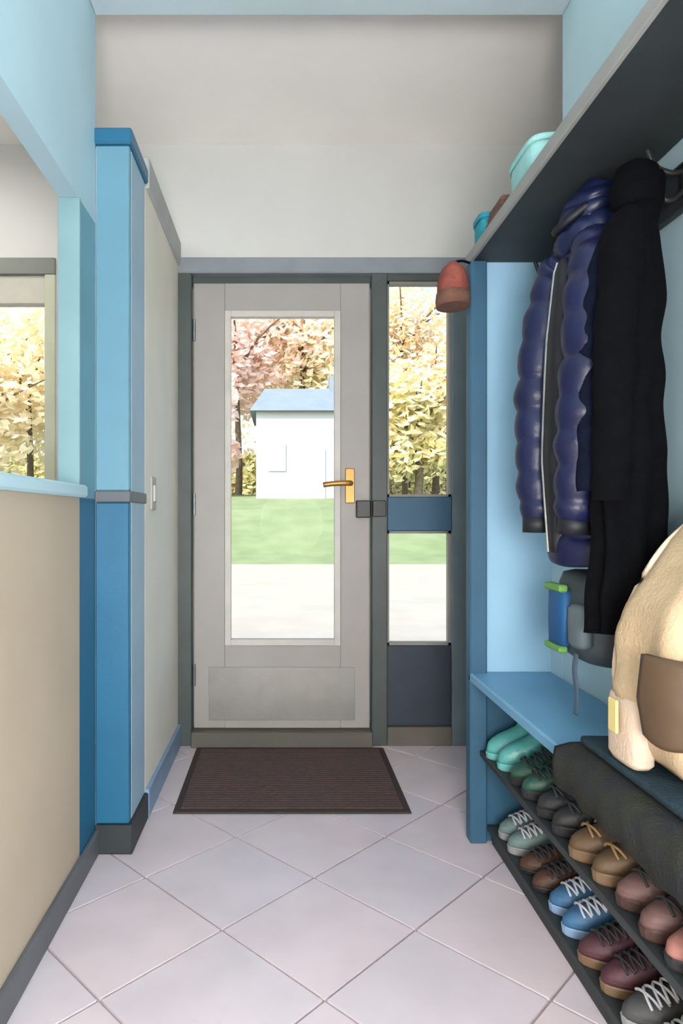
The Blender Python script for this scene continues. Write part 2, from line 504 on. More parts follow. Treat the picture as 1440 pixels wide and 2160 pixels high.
# ------------------------------------------------------------------ coats
def garment_body(cx, cy, prof_a, prof_b, prof_x, z0, z1, quilt=0, qa=0.0, n=40, rings=70, amp=.006, seed=1.0, folds=0, fa=0.0, hem=None):
    bm = bmesh.new()
    R_ = []
    for k in range(rings + 1):
        t = k / rings                      # 0 top .. 1 hem
        z = z1 + (z0 - z1) * t
        q = 1.0
        if quilt:
            q = 1 + qa * (abs(math.sin(math.pi * quilt * t)) ** .6 - .6)
        ring = sup(cx + lerp(prof_x, t), cy, lerp(prof_a, t) * q, lerp(prof_b, t) * q, z, n, 2.3)
        out = []
        for i, p in enumerate(ring):
            ang = 2 * math.pi * i / n
            fo = 1 + fa * t * math.sin(folds * ang + 2.3 * t + seed)
            x = cx + lerp(prof_x, t) + (p[0] - cx - lerp(prof_x, t)) * fo
            y = cy + (p[1] - cy) * fo
            zz = z + (hem(ang) * t if hem else 0)
            out.append((x, y, zz))
        R_.append(out)
    loft(bm, R_)
    rumple(bm, amp, 9, seed)
    return bm

def sleeve(path, rad, quilt=0, qa=0.0, seed=0.0, amp=.004, flat=1.0):
    pts = smooth_path(path, 22)
    n = len(pts)
    r = []
    for i in range(n):
        t = i / (n - 1)
        q = 1 + (qa * (abs(math.sin(math.pi * quilt * t)) ** .6 - .6) if quilt else 0)
        r.append(lerp(rad, t) * q)
    bm = bmesh.new()
    tube(bm, pts, r, 18, flat, up=(1, 0, 0))
    ends = [f for f in bm.faces if len(f.verts) == 18]
    end = min(ends, key=lambda f: (f.calc_center_median() - pts[-1]).length)
    bmesh.ops.inset_individual(bm, faces=[end], thickness=.006)
    bmesh.ops.inset_individual(bm, faces=[end], thickness=.004)
    bmesh.ops.translate(bm, verts=list(end.verts), vec=(pts[-3] - pts[-1]).normalized() * .03)
    for v in bm.verts:     # creases across the elbow
        v.co += Vector((noise.noise(Vector((seed, v.co.x * 9, v.co.z * 26))), noise.noise(Vector((v.co.y * 9, seed + 3, v.co.z * 24))), 0)) * amp * 1.6
    rumple(bm, amp, 12, seed)
    return bm

def clampx(bm, xmax):
    for v in bm.verts:
        if v.co.x > xmax:
            v.co.x = xmax + (v.co.x - xmax) * .03

M_NAVY = mat('navy_quilted_nylon', '#10163a', 0.42, 0.12, 9, bump=.12, bscale=90, spec=.4)
M_NAVY_LIT = mat('lit_navy_quilted_nylon', '#121a3e', 0.42, 0.12, 9, bump=.12, bscale=90, spec=.4)  # navy lightened: highlight on far sleeve, collar and hood put into the colour
M_LINE = mat('dark_navy_lining', '#070c16', 0.6, 0.15, 12)
M_BLK = mat('black_wool', '#050609', 0.95, 0.2, 40, bump=.2, bscale=200, spec=.1)

PY = 1.60
pc = empty('puffer_coat', (0.74, PY, 0.93), 'long navy blue quilted puffer coat hanging under the dark shelf', 'coat')
PA = [(0, .03), (.05, .055), (.14, .085), (.35, .098), (.7, .105), (1, .09)]
PX = [(0, .045), (.15, .0), (1, -.01)]
bm = garment_body(0.755, PY, PA, [(0, .03), (.05, .06), (.14, .105), (.35, .115), (.7, .122), (1, .115)],
                  PX, 0.93, 1.775, quilt=12, qa=.13, seed=2.0, amp=.008, folds=5, fa=.03, rings=132)
clampx(bm, XR - .03)
body = mk('body', bm, M_NAVY, pc, smooth=True)
def pfront(z):
    t = (1.775 - z) / .845
    return 0.755 + lerp(PX, t) - lerp(PA, t)
bm = bmesh.new()    # open front showing the lining
rg = []
for k in range(30):
    t = k / 29
    z = 1.66 - .70 * t
    xx = pfront(z) - .008
    w = .018 + .016 * math.sin(math.pi * t)
    rg.append([(xx + .05, PY - .015 - w, z), (xx, PY - .015 - w, z), (xx - .004, PY - .015, z), (xx, PY - .015 + w, z), (xx + .05, PY - .015 + w, z)])
loft(bm, rg)
mk('lining', bm, M_LINE, body, smooth=True)
bm = bmesh.new()
tube(bm, [(pfront(1.66 - .70 * k / 29) - .008, PY + .010 + .016 * math.sin(math.pi * k / 29), 1.66 - .70 * k / 29) for k in range(30)], .0035, 6)
mk('zip', bm, M_STEEL, body)
for sgn, nm in ((1, 'sleeve'), (-1, 'sleeve')):
    y0 = PY + sgn * .095
    xs = -.045 if sgn > 0 else -.03
    bm = sleeve([(0.765 + xs, PY + sgn * .05, 1.685), (0.74 + xs, y0, 1.62), (0.71 + xs, y0 + sgn * .022, 1.40), (0.70 + xs, y0 + sgn * .012, 1.20), (0.695 + xs, y0 - sgn * .004, 1.03)],
                [(0, .035), (.12, .052), (.4, .058), (.75, .052), (.93, .046), (1, .030)], quilt=10, qa=.17, seed=3.0 + sgn, amp=.003)
    s = mk(nm, bm, M_NAVY_LIT if sgn > 0 else M_NAVY, pc, smooth=True)
    bm = bmesh.new()
    tube(bm, [(0.695 + xs, y0 - sgn * .004, 1.045), (0.694 + xs, y0 - sgn * .006, 1.005)], .036, 16)
    mk('cuff', bm, M_LINE, s, smooth=True)
# hood slumped over a thick standing collar
def puff_ring(cx, cy, cz, rx, ry, rad, tilt, lobes, amp, n=60, m=14):
    bm = bmesh.new()
    vs = []
    for i in range(n):
        a = 2 * math.pi * i / n
        c = Vector((cx + rx * math.cos(a), cy + ry * math.sin(a), cz + tilt * math.cos(a)))
        out = Vector((math.cos(a) * ry, math.sin(a) * rx, 0)).normalized()
        rr = rad * (1 + amp * (abs(math.sin(lobes * a / 2)) ** .6 - .6))
        vs.append([bm.verts.new(c + out * (rr * math.cos(2 * math.pi * k / m)) + Vector((0, 0, 1.25 * rr * math.sin(2 * math.pi * k / m)))) for k in range(m)])
    for i in range(n):
        for k in range(m):
            bm.faces.new((vs[i][k], vs[(i + 1) % n][k], vs[(i + 1) % n][(k + 1) % m], vs[i][(k + 1) % m]))
    return bm
bm = puff_ring(0.742, PY, 1.725, .048, .066, .030, .022, 9, .22)
rumple(bm, .005, 18, 4.4)
clampx(bm, XR - .03)
mk('collar', bm, M_NAVY_LIT, pc, smooth=True)
bm = bmesh.new()
rg = []
for k in range(44):
    t = k / 43
    rr = math.sin(math.pi * (.10 + .86 * t)) ** .6 * (1 + .10 * (abs(math.sin(math.pi * 5 * t)) ** .6 - .6))
    rg.append(sup(0.762 - .052 * t, PY + .008, .058 * rr, .094 * rr * (1 - .15 * t), 1.846 - .155 * t, 36, 2.3))
loft(bm, rg)
rumple(bm, .012, 11, 7.1)
rumple(bm, .005, 28, 2.1)
clampx(bm, XR - .03)
hd = mk('hood', bm, M_NAVY_LIT, pc, smooth=True)
bm = bmesh.new()
tube(bm, smooth_path([(.70, PY + .055, 1.765), (.672, PY + .03, 1.742), (.662, PY - .005, 1.735), (.676, PY - .04, 1.745), (.71, PY - .06, 1.77)]), .010, 10)
mk('hood_edge', bm, M_LINE, hd, smooth=True)
bm = bmesh.new()
tube(bm, smooth_path([(XR - .085, PY + .01, 1.80), (XR - .085, PY + .012, 1.79), (XR - .085, PY, 1.76)]), .003, 6)
mk('hanging_loop', bm, M_BLK, pc)

BY = 1.415
bc = empty('wool_coat', (0.76, BY, 0.80), 'black wool coat hanging in front of the navy puffer coat', 'coat')
bm = garment_body(0.735, BY, [(0, .02), (.05, .040), (.15, .052), (.5, .058), (1, .072)],
                  [(0, .02), (.05, .03), (.15, .045), (.5, .050), (1, .056)],
                  [(0, .06), (.12, .01), (1, .0)], 0.80, 1.775, seed=5.0, amp=.012, folds=7, fa=.20, n=56)
clampx(bm, XR - .03)
b_ = mk('body', bm, M_BLK, bc, smooth=True)
bm = sleeve([(0.735, BY - .02, 1.68), (0.705, BY - .032, 1.58), (0.69, BY - .036, 1.35), (0.685, BY - .03, 1.08)], [(0, .03), (.15, .042), (.7, .040), (1, .034)], seed=6.2)
mk('sleeve', bm, M_BLK, bc, smooth=True)
bm = sleeve([(0.745, BY + .02, 1.68), (0.705, BY + .035, 1.58), (0.68, BY + .04, 1.35), (0.675, BY + .03, 1.10)], [(0, .03), (.15, .038), (.7, .036), (1, .032)], seed=7.2)
mk('sleeve', bm, mat('black_blue_wool', '#0b1122', .95, .2, 40, bump=.2, bscale=200, spec=.1), bc, smooth=True)
bm = bmesh.new()
loft(bm, [sup(0.755, BY, .05 * r_, .045 * r_, z, 20, 2.1) for z, r_ in ((1.70, .75), (1.71, 1.05), (1.75, 1.0), (1.79, .8), (1.80, .5))])
rumple(bm, .006, 16, 1.2)
mk('collar', bm, M_BLK, bc, smooth=True)

# small bag hanging below the puffer coat, against the wall
SB = 1.60
sb = empty('small_backpack', (0.77, SB, 0.70), 'small charcoal backpack with blue side and green trim below the puffer coat', 'backpack')
bm = bmesh.new()
loft(bm, [sup(0.765, SB, .075 * a, .115 * b, z, 28, 3.2) for z, a, b in ((.70, .6, .8), (.71, .85, .94), (.74, 1.0, 1.0), (.82, 1.02, 1.0), (.88, .95, .97), (.905, .8, .88), (.915, .5, .6))])
rumple(bm, .006, 12, 3.3)
bb = mk('body', bm, mat('charcoal_nylon', '#38444b', .6, .15, 12, bump=.1, bscale=120), sb, smooth=True)
bm = bmesh.new()
loft(bm, [sup(0.690, SB + .045, .02 * a, .05 * a, z, 20, 3) for z, a in ((.725, .6), (.735, .95), (.80, 1.0), (.86, .95), (.87, .6))])
pk = mk('pocket', bm, mat('bright_blue_nylon', '#0d4d80', .55, .1, 12), sb, smooth=True)
mk('trim', bx(.668, .690, SB + .0, SB + .095, .862, .880, bev=.004), mat('leaf_green_trim', '#5f9145', .6), pk)
mk('trim', bx(.668, .690, SB + .0, SB + .095, .715, .731, bev=.004), mat('leaf_green_trim', '#5f9145', .6), pk)
bm = bmesh.new()
loft(bm, [sup(0.690, SB - .06, .018 * a, .042 * a, z, 20, 3) for z, a in ((.74, .6), (.75, .95), (.80, 1.0), (.83, .95), (.84, .6))])
mk('pocket', bm, mat('slate_nylon', '#5b6a72', .6, .1, 12), sb, smooth=True)
for dy in (-.05, .05):
    bm = bmesh.new()
    tube(bm, smooth_path([(XR - .027, SB + dy, .90), (XR - .026, SB + dy * .9, 1.2), (XR - .026, SB + dy * .5, 1.5), (XR - .05, SB + dy * .1, 1.727)]), .012, 8, .25, up=(1, 0, 0))
    mk('strap', bm, M_BLK, sb, smooth=True)
bm = bmesh.new()
tube(bm, smooth_path([(.70, SB - .02, .72), (.695, SB - .02, .68), (.70, SB - .022, .62), (.698, SB - .02, .575)]), .012, 8, .25, up=(1, 0, 0))
mk('loose_strap', bm, mat('slate_webbing', '#4c6274', .7), sb, smooth=True)

# tan bag nearest the camera
TY = 1.160
M_TAN = mat('tan_canvas', '#b8a283', 0.85, 0.10, 10, bump=.25, bscale=160)
M_TANL = mat('tan_canvas_light', '#cbb8a4', 0.85, 0.08, 10, bump=.25, bscale=160)
BA = [(0, .085), (.04, .105), (.3, .125), (.6, .11), (.85, .07), (1, .03)]
BB = [(0, .105), (.04, .130), (.3, .145), (.6, .130), (.85, .10), (1, .075)]
tb = empty('canvas_bag', (0.74, TY, 0.605), 'big tan canvas bag with brown flap hanging over the bench', 'bag')
bm = bmesh.new()
rg = []
for k in range(34):
    t = k / 33
    z = 0.605 + .46 * t
    a = lerp(BA, t)
    b = lerp(BB, t)
    cxx = lerp([(0, .74), (.5, .74), (1, .79)], t)
    ring = sup(cxx, TY, a, b, z, 40, 3.0)
    rg.append([(cxx + (p[0] - cxx) * (1 + .05 * math.sin(7 * 2 * math.pi * i / 40 + 3 * t)), TY + (p[1] - TY) * (1 + .04 * math.sin(5 * 2 * math.pi * i / 40)), p[2]) for i, p in enumerate(ring)])
loft(bm, rg)
rumple(bm, .014, 9, 8.0)
rumple(bm, .005, 26, 2.0)
clampx(bm, XR - .028)
tbo = mk('body', bm, M_TAN, tb, smooth=True)
bm = bmesh.new()
def bag_front(y, z):
    t = (z - .605) / .46
    q = min(.98, abs(y - TY) / lerp(BB, t))
    return lerp([(0, .74), (.5, .74), (1, .79)], t) - lerp(BA, t) * (1 - q ** 3) ** (1 / 3)
rg = []
for k in range(14):
    t = k / 13
    z = .815 - .135 * t
    us = [i / 9 for i in range(10)]
    row = [(bag_front(TY - .135 + .09 * u, z) - .022, TY - .135 + .09 * u, z - (.012 * math.sin(math.pi * u) if t > .5 else 0)) for u in us]
    rg.append(row + [(x + .012, y, z_) for x, y, z_ in row[::-1]])
loft(bm, rg)
mk('flap', bm, mat('dark_brown_leather', '#4d3c2a', .6, .12, 10), tb, smooth=True)
bm = bmesh.new()
rg = []
for z, a in ((.60, .8), (.61, 1), (.70, 1.0), (.72, .9)):
    rg.append(sup(.632, TY + .045, .022 * a, .055 * a, z, 20, 3.5))
loft(bm, rg)
mk('front_pocket', bm, M_TANL, tb, smooth=True)
bm = bmesh.new()
tube(bm, [(.79, TY - .075 + .15 * k / 9, 1.062 + .004 * math.sin(k)) for k in range(10)], .007, 8)
mk('zip', bm, mat('dark_brown_leather', '#4d3c2a'), tb, smooth=True)
for yy in (-.072, .072):
    bm = bmesh.new()
    tube(bm, smooth_path([(bag_front(TY + yy * 1.6, .625) - .004, TY + yy * 1.6, .625), (bag_front(TY + yy * 1.7, .74) - .006, TY + yy * 1.7, .74), (bag_front(TY + yy * 1.6, .86) - .006, TY + yy * 1.6, .86), (bag_front(TY + yy * 1.2, .98) - .005, TY + yy * 1.2, .98), (.775, TY + yy, 1.05)]), .006, 8)
    mk('piping', bm, M_TANL, tb, smooth=True)
mk('tag', bx(.598, .604, TY + .03, TY + .06, .655, .715, bev=.002), mat('straw_yellow_tag', '#d4c27f', .6), tb)
for dy in (-.05, .05):
    bm = bmesh.new()
    tube(bm, smooth_path([(.775, TY + dy, 1.03), (.80, TY + dy * .9, 1.2), (XR - .055, TY + dy * .55, 1.5), (XR - .085, TY + dy * .15, 1.79)]), .016, 8, .3, up=(1, 0, 0))
    mk('strap', bm, mat('dark_webbing', '#2b3034', .7), tb, smooth=True)

# dark cloth folded on the bench under the canvas bag, its front hanging over the bench edge
cl = empty('folded_blanket', (.73, 1.2, BZ), 'dark charcoal folded blanket hanging over the bench edge under the tan bag', 'blanket')
M_CLOTH = mat('charcoal_wool', '#33352f', .95, .15, 20, bump=.3, bscale=180, spec=.1, col2='#2d3034')
bm = bmesh.new()
prof = [(.84, BZ + .002), (.70, BZ + .002), (.61, BZ + .002), (UX0 - .003, BZ - .002), (UX0 - .004, BZ - .03), (UX0 - .004, BZ - .062)]
prof += [(UX0 - .018, BZ - .062), (UX0 - .020, BZ - .02), (UX0 - .018, BZ + .012), (.61, BZ + .022), (.70, BZ + .024), (.84, BZ + .024)]
rg = []
for k in range(41):
    t = k / 40
    y = .86 + .55 * t
    rg.append([(x - (.006 * noise.noise(Vector((t * 14, z * 20, 1))) + .006 if i in (6, 7, 8) else 0),
                y + (.004 * math.sin(9 * t + i)), z + ((.010 * noise.noise(Vector((t * 9, 2, 0))) if i in (5, 6) else 0) + (.006 * abs(noise.noise(Vector((t * 12, x * 20, 4)))) if i in (8, 9, 10, 11) else 0))) for i, (x, z) in enumerate(prof)])
loft(bm, rg)
mk('lower_fold', bm, M_CLOTH, cl, smooth=True)
bm = bx(.615, .83, .88, 1.375, BZ + .0305, BZ + .048, bev=.007, segs=3)
bmesh.ops.subdivide_edges(bm, edges=bm.edges[:], cuts=3, use_grid_fill=True)
for v in bm.verts:
    if v.co.z > BZ + .04: v.co.z += .004 * noise.noise(v.co * 14)
mk('upper_fold', bm, mat('slate_wool', '#2b3b44', .95, .15, 20, bump=.3, bscale=180, spec=.1), cl, smooth=True)

# ------------------------------------------------------------------ things on the top shelf
STZ = SHZ + .031
def basket(y0, y1, x0, x1, h, m, name, label, cat, seed, lid=None):
    cx, cy = (x0 + x1) / 2, (y0 + y1) / 2
    t = empty(name, (cx, cy, STZ), label, cat)
    a, b = (x1 - x0) / 2, (y1 - y0) / 2
    bm = bmesh.new()
    rg = [sup(cx, cy, a * s, b * s, STZ + z, 32, 5) for z, s in ((.0, .90), (.006, .95), (h * .5, .98), (h, 1.0), (h, .96), (h * .5, .94), (.012, .90))]
    loft(bm, rg)
    rumple(bm, .003, 15, seed)
    for v in bm.verts: v.co.z = max(v.co.z, STZ)
    mk('body', bm, m, t, smooth=True)
    bm = bmesh.new()
    loft(bm, [sup(cx, cy, a * s, b * s, STZ + z, 32, 5) for z, s in ((h - .012, 1.0), (h - .012, 1.025), (h + .003, 1.025), (h + .003, .95), (h - .012, .95))], cap=False)
    mk('rim', bm, lid or m, t, smooth=True)
    return t
basket(1.62, 1.82, .612, .80, .085, mat('pale_teal_felt', '#8fc4c2', .8, .06, 20, bump=.2), 'storage_basket', 'low pale teal storage basket on top of the dark shelf', 'basket', 1.0)
basket(2.02, 2.12, .605, .74, .075, mat('deep_teal_felt', '#1c8598', .7, .06, 20, bump=.2), 'storage_box', 'small deep teal storage box at the far end of the shelf', 'box', 2.0)
# folded brown scarf
sc = empty('folded_scarf', (.70, 1.92, STZ), 'folded brown scarf between the teal containers on the shelf', 'scarf')
for k in range(3):
    bm = bx(.606 + .004 * k, .79 - .006 * k, 1.85 + .004 * k, 1.985 - .005 * k, STZ + .018 * k, STZ + .018 * k + .0175, bev=.007, segs=3)
    mk('fold', bm, mat('brown_wool_%d' % (k % 2), ('#6a4a42', '#5b4a3e')[k % 2], .9, .15, 40, bump=.3, bscale=150), sc, smooth=True)

# red knitted hat hung on the end post
kh = empty('knitted_hat', (.565, 2.12, 1.72), 'red brown knitted hat hung on the slate end post', 'hat')
bm = bmesh.new()
rg = []
for k in range(18):
    t = k / 17
    r_ = lerp([(0, .052), (.18, .056), (.5, .056), (.8, .042), (1, .010)], t)
    n = 48
    rg.append([(.545 + r_ * .85 * math.cos(2 * math.pi * i / n) * (1 + .03 * math.cos(math.pi * i)), 2.12 + r_ * math.sin(2 * math.pi * i / n) * (1 + .03 * math.cos(math.pi * i)), 1.73 + .13 * t) for i in range(n)])
loft(bm, rg)
hb = mk('crown', bm, mat('red_brown_wool', '#96503f', .9, .12, 30, bump=.3, bscale=120, col2='#7a3d3a'), kh, smooth=True)
bm = bmesh.new()
loft(bm, [sup(.545, 2.12, .052 * s, .061 * s, z, 36, 2) for z, s in ((1.715, .92), (1.715, 1.0), (1.735, 1.05), (1.758, 1.0), (1.758, .92))])
mk('cuff', bm, mat('dark_brown_wool', '#6d4b3d', .9, .12, 30, bump=.3, bscale=120), kh, smooth=True)
bm = bmesh.new()
tube(bm, smooth_path([(.6, 2.12, 1.855), (.575, 2.12, 1.862), (.548, 2.12, 1.858)]), .004, 6)
mk('hanging_loop', bm, M_BLK, kh)

# ------------------------------------------------------------------ shoes
def outline(L_, w, n=28):
    """sole outline, toe towards -X, heel at +X; returns list of (x, y)"""
    pts = []
    for i in range(n):
        t = 2 * math.pi * i / n
        x = -math.cos(t) * L_ / 2
        u = (x + L_ / 2) / L_          # 0 toe .. 1 heel
        hw = w / 2 * lerp([(0, .75), (.15, .92), (.3, 1.0), (.55, .80), (.8, .78), (1, .70)], u)
        s = math.sin(t)
        pts.append((x, hw * math.copysign(abs(s) ** .7, s) + .006 * math.sin(math.pi * u)))
    return pts

def make_shoe(name, label, cat, group, loc, up, sole, lace=None, kind='sneaker', L_=.235, w=.088, rotz=0.0, flip=False, src=None):
    t = empty(name, loc, label, cat, group)
    t.rotation_euler = (0, 0, rotz)
    if flip: t.scale = (1, -1, 1)
    if src:
        for ch in list(src.children):
            c = ch.copy(); COL.objects.link(c); c.parent = t
            for g_ in list(ch.children):
                d = g_.copy(); COL.objects.link(d); d.parent = c
        return t
    hs = {'sneaker': .024, 'shoe': .016, 'boot': .026, 'rubber_boot': .022}[kind]
    bm = bmesh.new()
    o = outline(L_, w)
    loft(bm, [[(x * s, y * s, z) for x, y in o] for z, s in ((0, .95), (.004, 1.0), (hs - .003, 1.02), (hs, .99))])
    mk('sole', bm, sole, t, smooth=False, local=True)
    bm = bmesh.new()
    H = {'sneaker': .088, 'shoe': .075, 'boot': .135, 'rubber_boot': .175}[kind]
    rg = []
    for k in range(13):
        v = k / 12
        z = hs + (H - hs) * v
        ring = []
        for (x, y) in o:
            u = (x + L_ / 2) / L_
            # toe end slides back towards the ankle opening as it rises
            toe = lerp([(0, 0), (.25, .015), (.5, .10), (.75, .36), (1, .50)], v) if kind in ('sneaker', 'shoe') else lerp([(0, 0), (.15, .015), (.3, .10), (.48, .38), (.65, .45), (1, .46)], v)
            heel = lerp([(0, 0), (.5, .02), (1, .03)], v)
            xx = -L_ / 2 + L_ * (toe + (1 - toe - heel) * u)
            sh = lerp([(0, .98), (.3, .97), (.6, .82), (1, .70 if kind in ('sneaker', 'shoe') else .80)], v)
            ring.append((xx, y * sh, z + (.012 * u * v if kind in ('sneaker', 'shoe') else 0)))
        rg.append(ring)
    # turn in to a dark opening
    last = rg[-1]
    cx = sum(p[0] for p in last) / len(last); cy = sum(p[1] for p in last) / len(last)
    for s, dz in ((.86, 0), (.80, -.02), (.70, -.035)):
        rg.append([(cx + (p[0] - cx) * s, cy + (p[1] - cy) * s, p[2] + dz) for p in last])
    loft(bm, rg)
    upo = mk('upper', bm, up, t, smooth=True, local=True)
    if lace:
        bm = bmesh.new()
        if kind in ('sneaker', 'shoe'):
            ptsx = [(-L_ / 2 + L_ * f, hs + (H - hs) * g_) for f, g_ in ((.20, .56), (.28, .66), (.35, .76), (.42, .86))]
        else:
            ptsx = [(-L_ / 2 + L_ * f, hs + (H - hs) * g_) for f, g_ in ((.18, .36), (.30, .43), (.385, .53), (.43, .66), (.44, .80))]
        for (x, z) in ptsx:
            tube(bm, smooth_path([(x + .012, -.028, z - .004), (x + .003, -.014, z + .007), (x - .004, .002, z + .009), (x - .006, .018, z + .004), (x - .004, .030, z - .006)], 3), .003, 6)
            tube(bm, smooth_path([(x - .004, -.028, z - .006), (x - .006, -.014, z + .004), (x - .004, .002, z + .009), (x + .003, .018, z + .007), (x + .012, .030, z - .004)], 3), .003, 6)
        mk('laces', bm, lace, upo, smooth=True, local=True)
    if kind == 'rubber_boot':
        bm = bmesh.new()
        loft(bm, [[(cx + (p[0] - cx) * s, cy + (p[1] - cy) * s, H + dz) for p in last] for s, dz in ((1.0, -.016), (1.06, -.014), (1.06, .002), (1.0, .004), (.88, .002))])
        mk('rim', bm, sole, upo, smooth=True, local=True)
    return t

def sm(name, c, r=.6, **k): return mat('shoe_' + name, c, r, .1, 25, bump=.12, bscale=140, **k)
SOLE_B = sm('black_rubber', '#17181a'); SOLE_W = sm('pale_rubber', '#808284'); SOLE_T = sm('tan_rubber', '#66513a')
LACE_D = sm('dark_lace', '#2a2b2e'); LACE_L = sm('light_lace', '#b9bcc2')
pairs = [
    # shelf z, y of the pair, upper, sole, lace, kind, description
    (MZ, 2.00, sm('teal_rubber', '#4f9c98', .35), sm('pale_teal_rubber', '#62a7a6', .4), None, 'rubber_boot', 'teal rubber boot', 'boot', 'teal rubber boots'),
    (MZ, 1.80, sm('dark_green', '#1f4a3c', .5), SOLE_B, LACE_D, 'boot', 'dark green ankle boot', 'boot', 'dark green boots'),
    (MZ, 1.60, sm('charcoal', '#1e2023'), SOLE_B, LACE_D, 'boot', 'charcoal grey ankle boot', 'boot', 'charcoal boots'),
    (MZ, 1.40, sm('tobacco_brown', '#55412b'), SOLE_T, sm('tan_lace', '#8d7148'), 'boot', 'tobacco brown lace-up boot', 'boot', 'tobacco brown boots'),
    (MZ, 1.22, sm('rose_brown', '#5e4542'), sm('dark_brown_rubber', '#3b2520'), LACE_D, 'sneaker', 'rose brown low shoe', 'shoe', 'rose brown shoes'),
    (LZ, 1.99, sm('sage_grey', '#5f7472'), SOLE_W, LACE_L, 'sneaker', 'sage grey sneaker', 'shoe', 'sage grey sneakers'),
    (LZ, 1.80, sm('chestnut', '#43291b'), SOLE_B, LACE_D, 'shoe', 'chestnut brown leather shoe', 'shoe', 'chestnut shoes'),
    (LZ, 1.61, sm('steel_blue', '#2f5c80'), sm('light_blue_rubber', '#7590b0'), LACE_L, 'sneaker', 'steel blue sneaker', 'shoe', 'steel blue sneakers'),
    (LZ, 1.42, sm('maroon', '#43212b'), SOLE_T, LACE_D, 'sneaker', 'maroon sneaker', 'shoe', 'maroon sneakers'),
    (LZ, 1.235, sm('mid_grey', '#3f4042'), SOLE_W, LACE_L, 'sneaker', 'mid grey sneaker with pale sole', 'shoe', 'mid grey sneakers'),
]
SHX = UX0 + .03 + .122
for (z, y, up, sole, lace, kind, desc, cat, grp) in pairs:
    shf = 'upper shoe shelf' if z == MZ else 'lower shoe shelf'
    nm = {'rubber_boot': 'rubber_boot', 'boot': 'ankle_boot', 'sneaker': 'sneaker', 'shoe': 'leather_shoe'}[kind]
    xo = SHX if z == MZ else SHX + .022
    a = make_shoe(nm, desc + ' on the %s, nearer one of its pair' % shf, cat, grp, (xo, y - .046, z), up, sole, lace, kind, L_=.225 if z == LZ else .235, w=.084, rotz=random.uniform(-.04, .04))
    make_shoe(nm, desc + ' on the %s, farther one of its pair' % shf, cat, grp, (xo + random.uniform(-.008, .008), y + .046, z), up, sole, lace, kind, rotz=random.uniform(-.04, .04), flip=True, src=a)
# single nearer ones by the divider
make_shoe('sneaker', 'salmon pink sneaker on the upper shoe shelf beside the grey divider', 'shoe', None, (SHX, 1.095, MZ), sm('salmon', '#94645b'), sm('black_rubber', '#17181a'), LACE_D, 'sneaker', w=.084)
make_shoe('leather_shoe', 'khaki leather shoe on the lower shoe shelf beside the grey divider', 'shoe', None, (SHX + .022, 1.10, LZ), sm('khaki', '#55503f'), SOLE_B, LACE_D, 'shoe', L_=.225, w=.084)

# ------------------------------------------------------------------ doormat
dm = empty('doormat', (.04, 2.68, 0), 'dark brown ribbed doormat in front of the entry door', 'mat')
MX0, MX1, MY0, MY1 = -.385, .455, 2.33, 2.985
M_MAT = mat('brown_coir', '#54403a', .95, .15, 60, bump=.4, bscale=250, col2='#463a3c')
mk('base', bx(MX0, MX1, MY0, MY1, 0.0005, .007, bev=.003), mat('dark_rubber_edge', '#3b302d', .8), dm)
nr = 30
for k in range(nr):
    y0 = MY0 + .025 + (MY1 - MY0 - .05) * k / nr
    mk('rib', bx(MX0 + .025, MX1 - .025, y0, y0 + .016, .006, .013, bev=.003), M_MAT, dm)

# ------------------------------------------------------------------ outdoors
def ground(name, rows, x0, x1, m, label, nx=30):
    bm = bmesh.new()
    vs = [[bm.verts.new((x0 + (x1 - x0) * i / nx, y, z + (0.05 * noise.noise(Vector((i * .7, y * .3, 0))) if y > 17 else 0))) for i in range(nx + 1)] for y, z in rows]
    for a, b in zip(vs[:-1], vs[1:]):
        for i in range(nx):
            bm.faces.new((a[i], a[i + 1], b[i + 1], b[i]))
    return props(mk(name, bm, m), label, kind='structure')
ground('patio', [(YF + .2, -.15), (8.4, -.15)], -14, 12, mat('patio_paving', '#aaa498', .9, .06, 1.5), 'pale paved ground just outside the door')
ground('path', [(8.4, -.15), (16.7, -.15)], -40, 40, mat('pale_gravel', '#a6a396', .9, .05, 2), 'pale gravel drive across the garden')
ground('lawn', [(16.7, -.15), (18, .05), (20, .55), (23, 1.3), (26, 1.75), (32, 2.1), (50, 2.6), (90, 3)], -60, 60, mat('lawn_grass', '#6d7f57', .9, .1, 1.2, col2='#7d8c66'), 'pale green lawn rising beyond the drive')

# white outbuilding
HY = 27.0
hs_ = HY and F_PX / HY
def hx(px): return (px - VPX) / hs_
def hzz(py): return HC + (VPY - py) / hs_
ho = empty('outbuilding', (hx(630), HY + 2, 1.6), 'white outbuilding with pale blue grey roof beyond the lawn', 'building')
M_HW = mat('white_render', '#abb0b8', .8, .02, 1)
M_HR = mat('pale_slate_roof', '#74828f', .7, .06, 2)
ax0, ax1, az0, az1 = hx(540), hx(706), 1.3, hzz(868)
mk('wall', bx(ax0, ax1, HY, HY + 4, az0, az1), M_HW, ho)
bm = bmesh.new()
ridge = hzz(800)
vv = [bm.verts.new(p) for p in ((ax0 - .25, HY - .3, az1), (ax1 + .6, HY - .3, az1), (ax1 + .6, HY + 4.3, az1), (ax0 - .25, HY + 4.3, az1), (ax0 + .3, HY + 2, ridge), (ax1 + .6, HY + 2, ridge))]
for f in ((0, 1, 5, 4), (2, 3, 4, 5), (0, 4, 3), (1, 2, 5), (0, 3, 2, 1)):
    bm.faces.new([vv[i] for i in f])
rf = mk('roof', bm, M_HR, ho)
mk('chimney', bx(ax1 - .1, ax1 + .5, HY + 1.6, HY + 2.4, ridge - .6, ridge + .5), M_HR, rf)
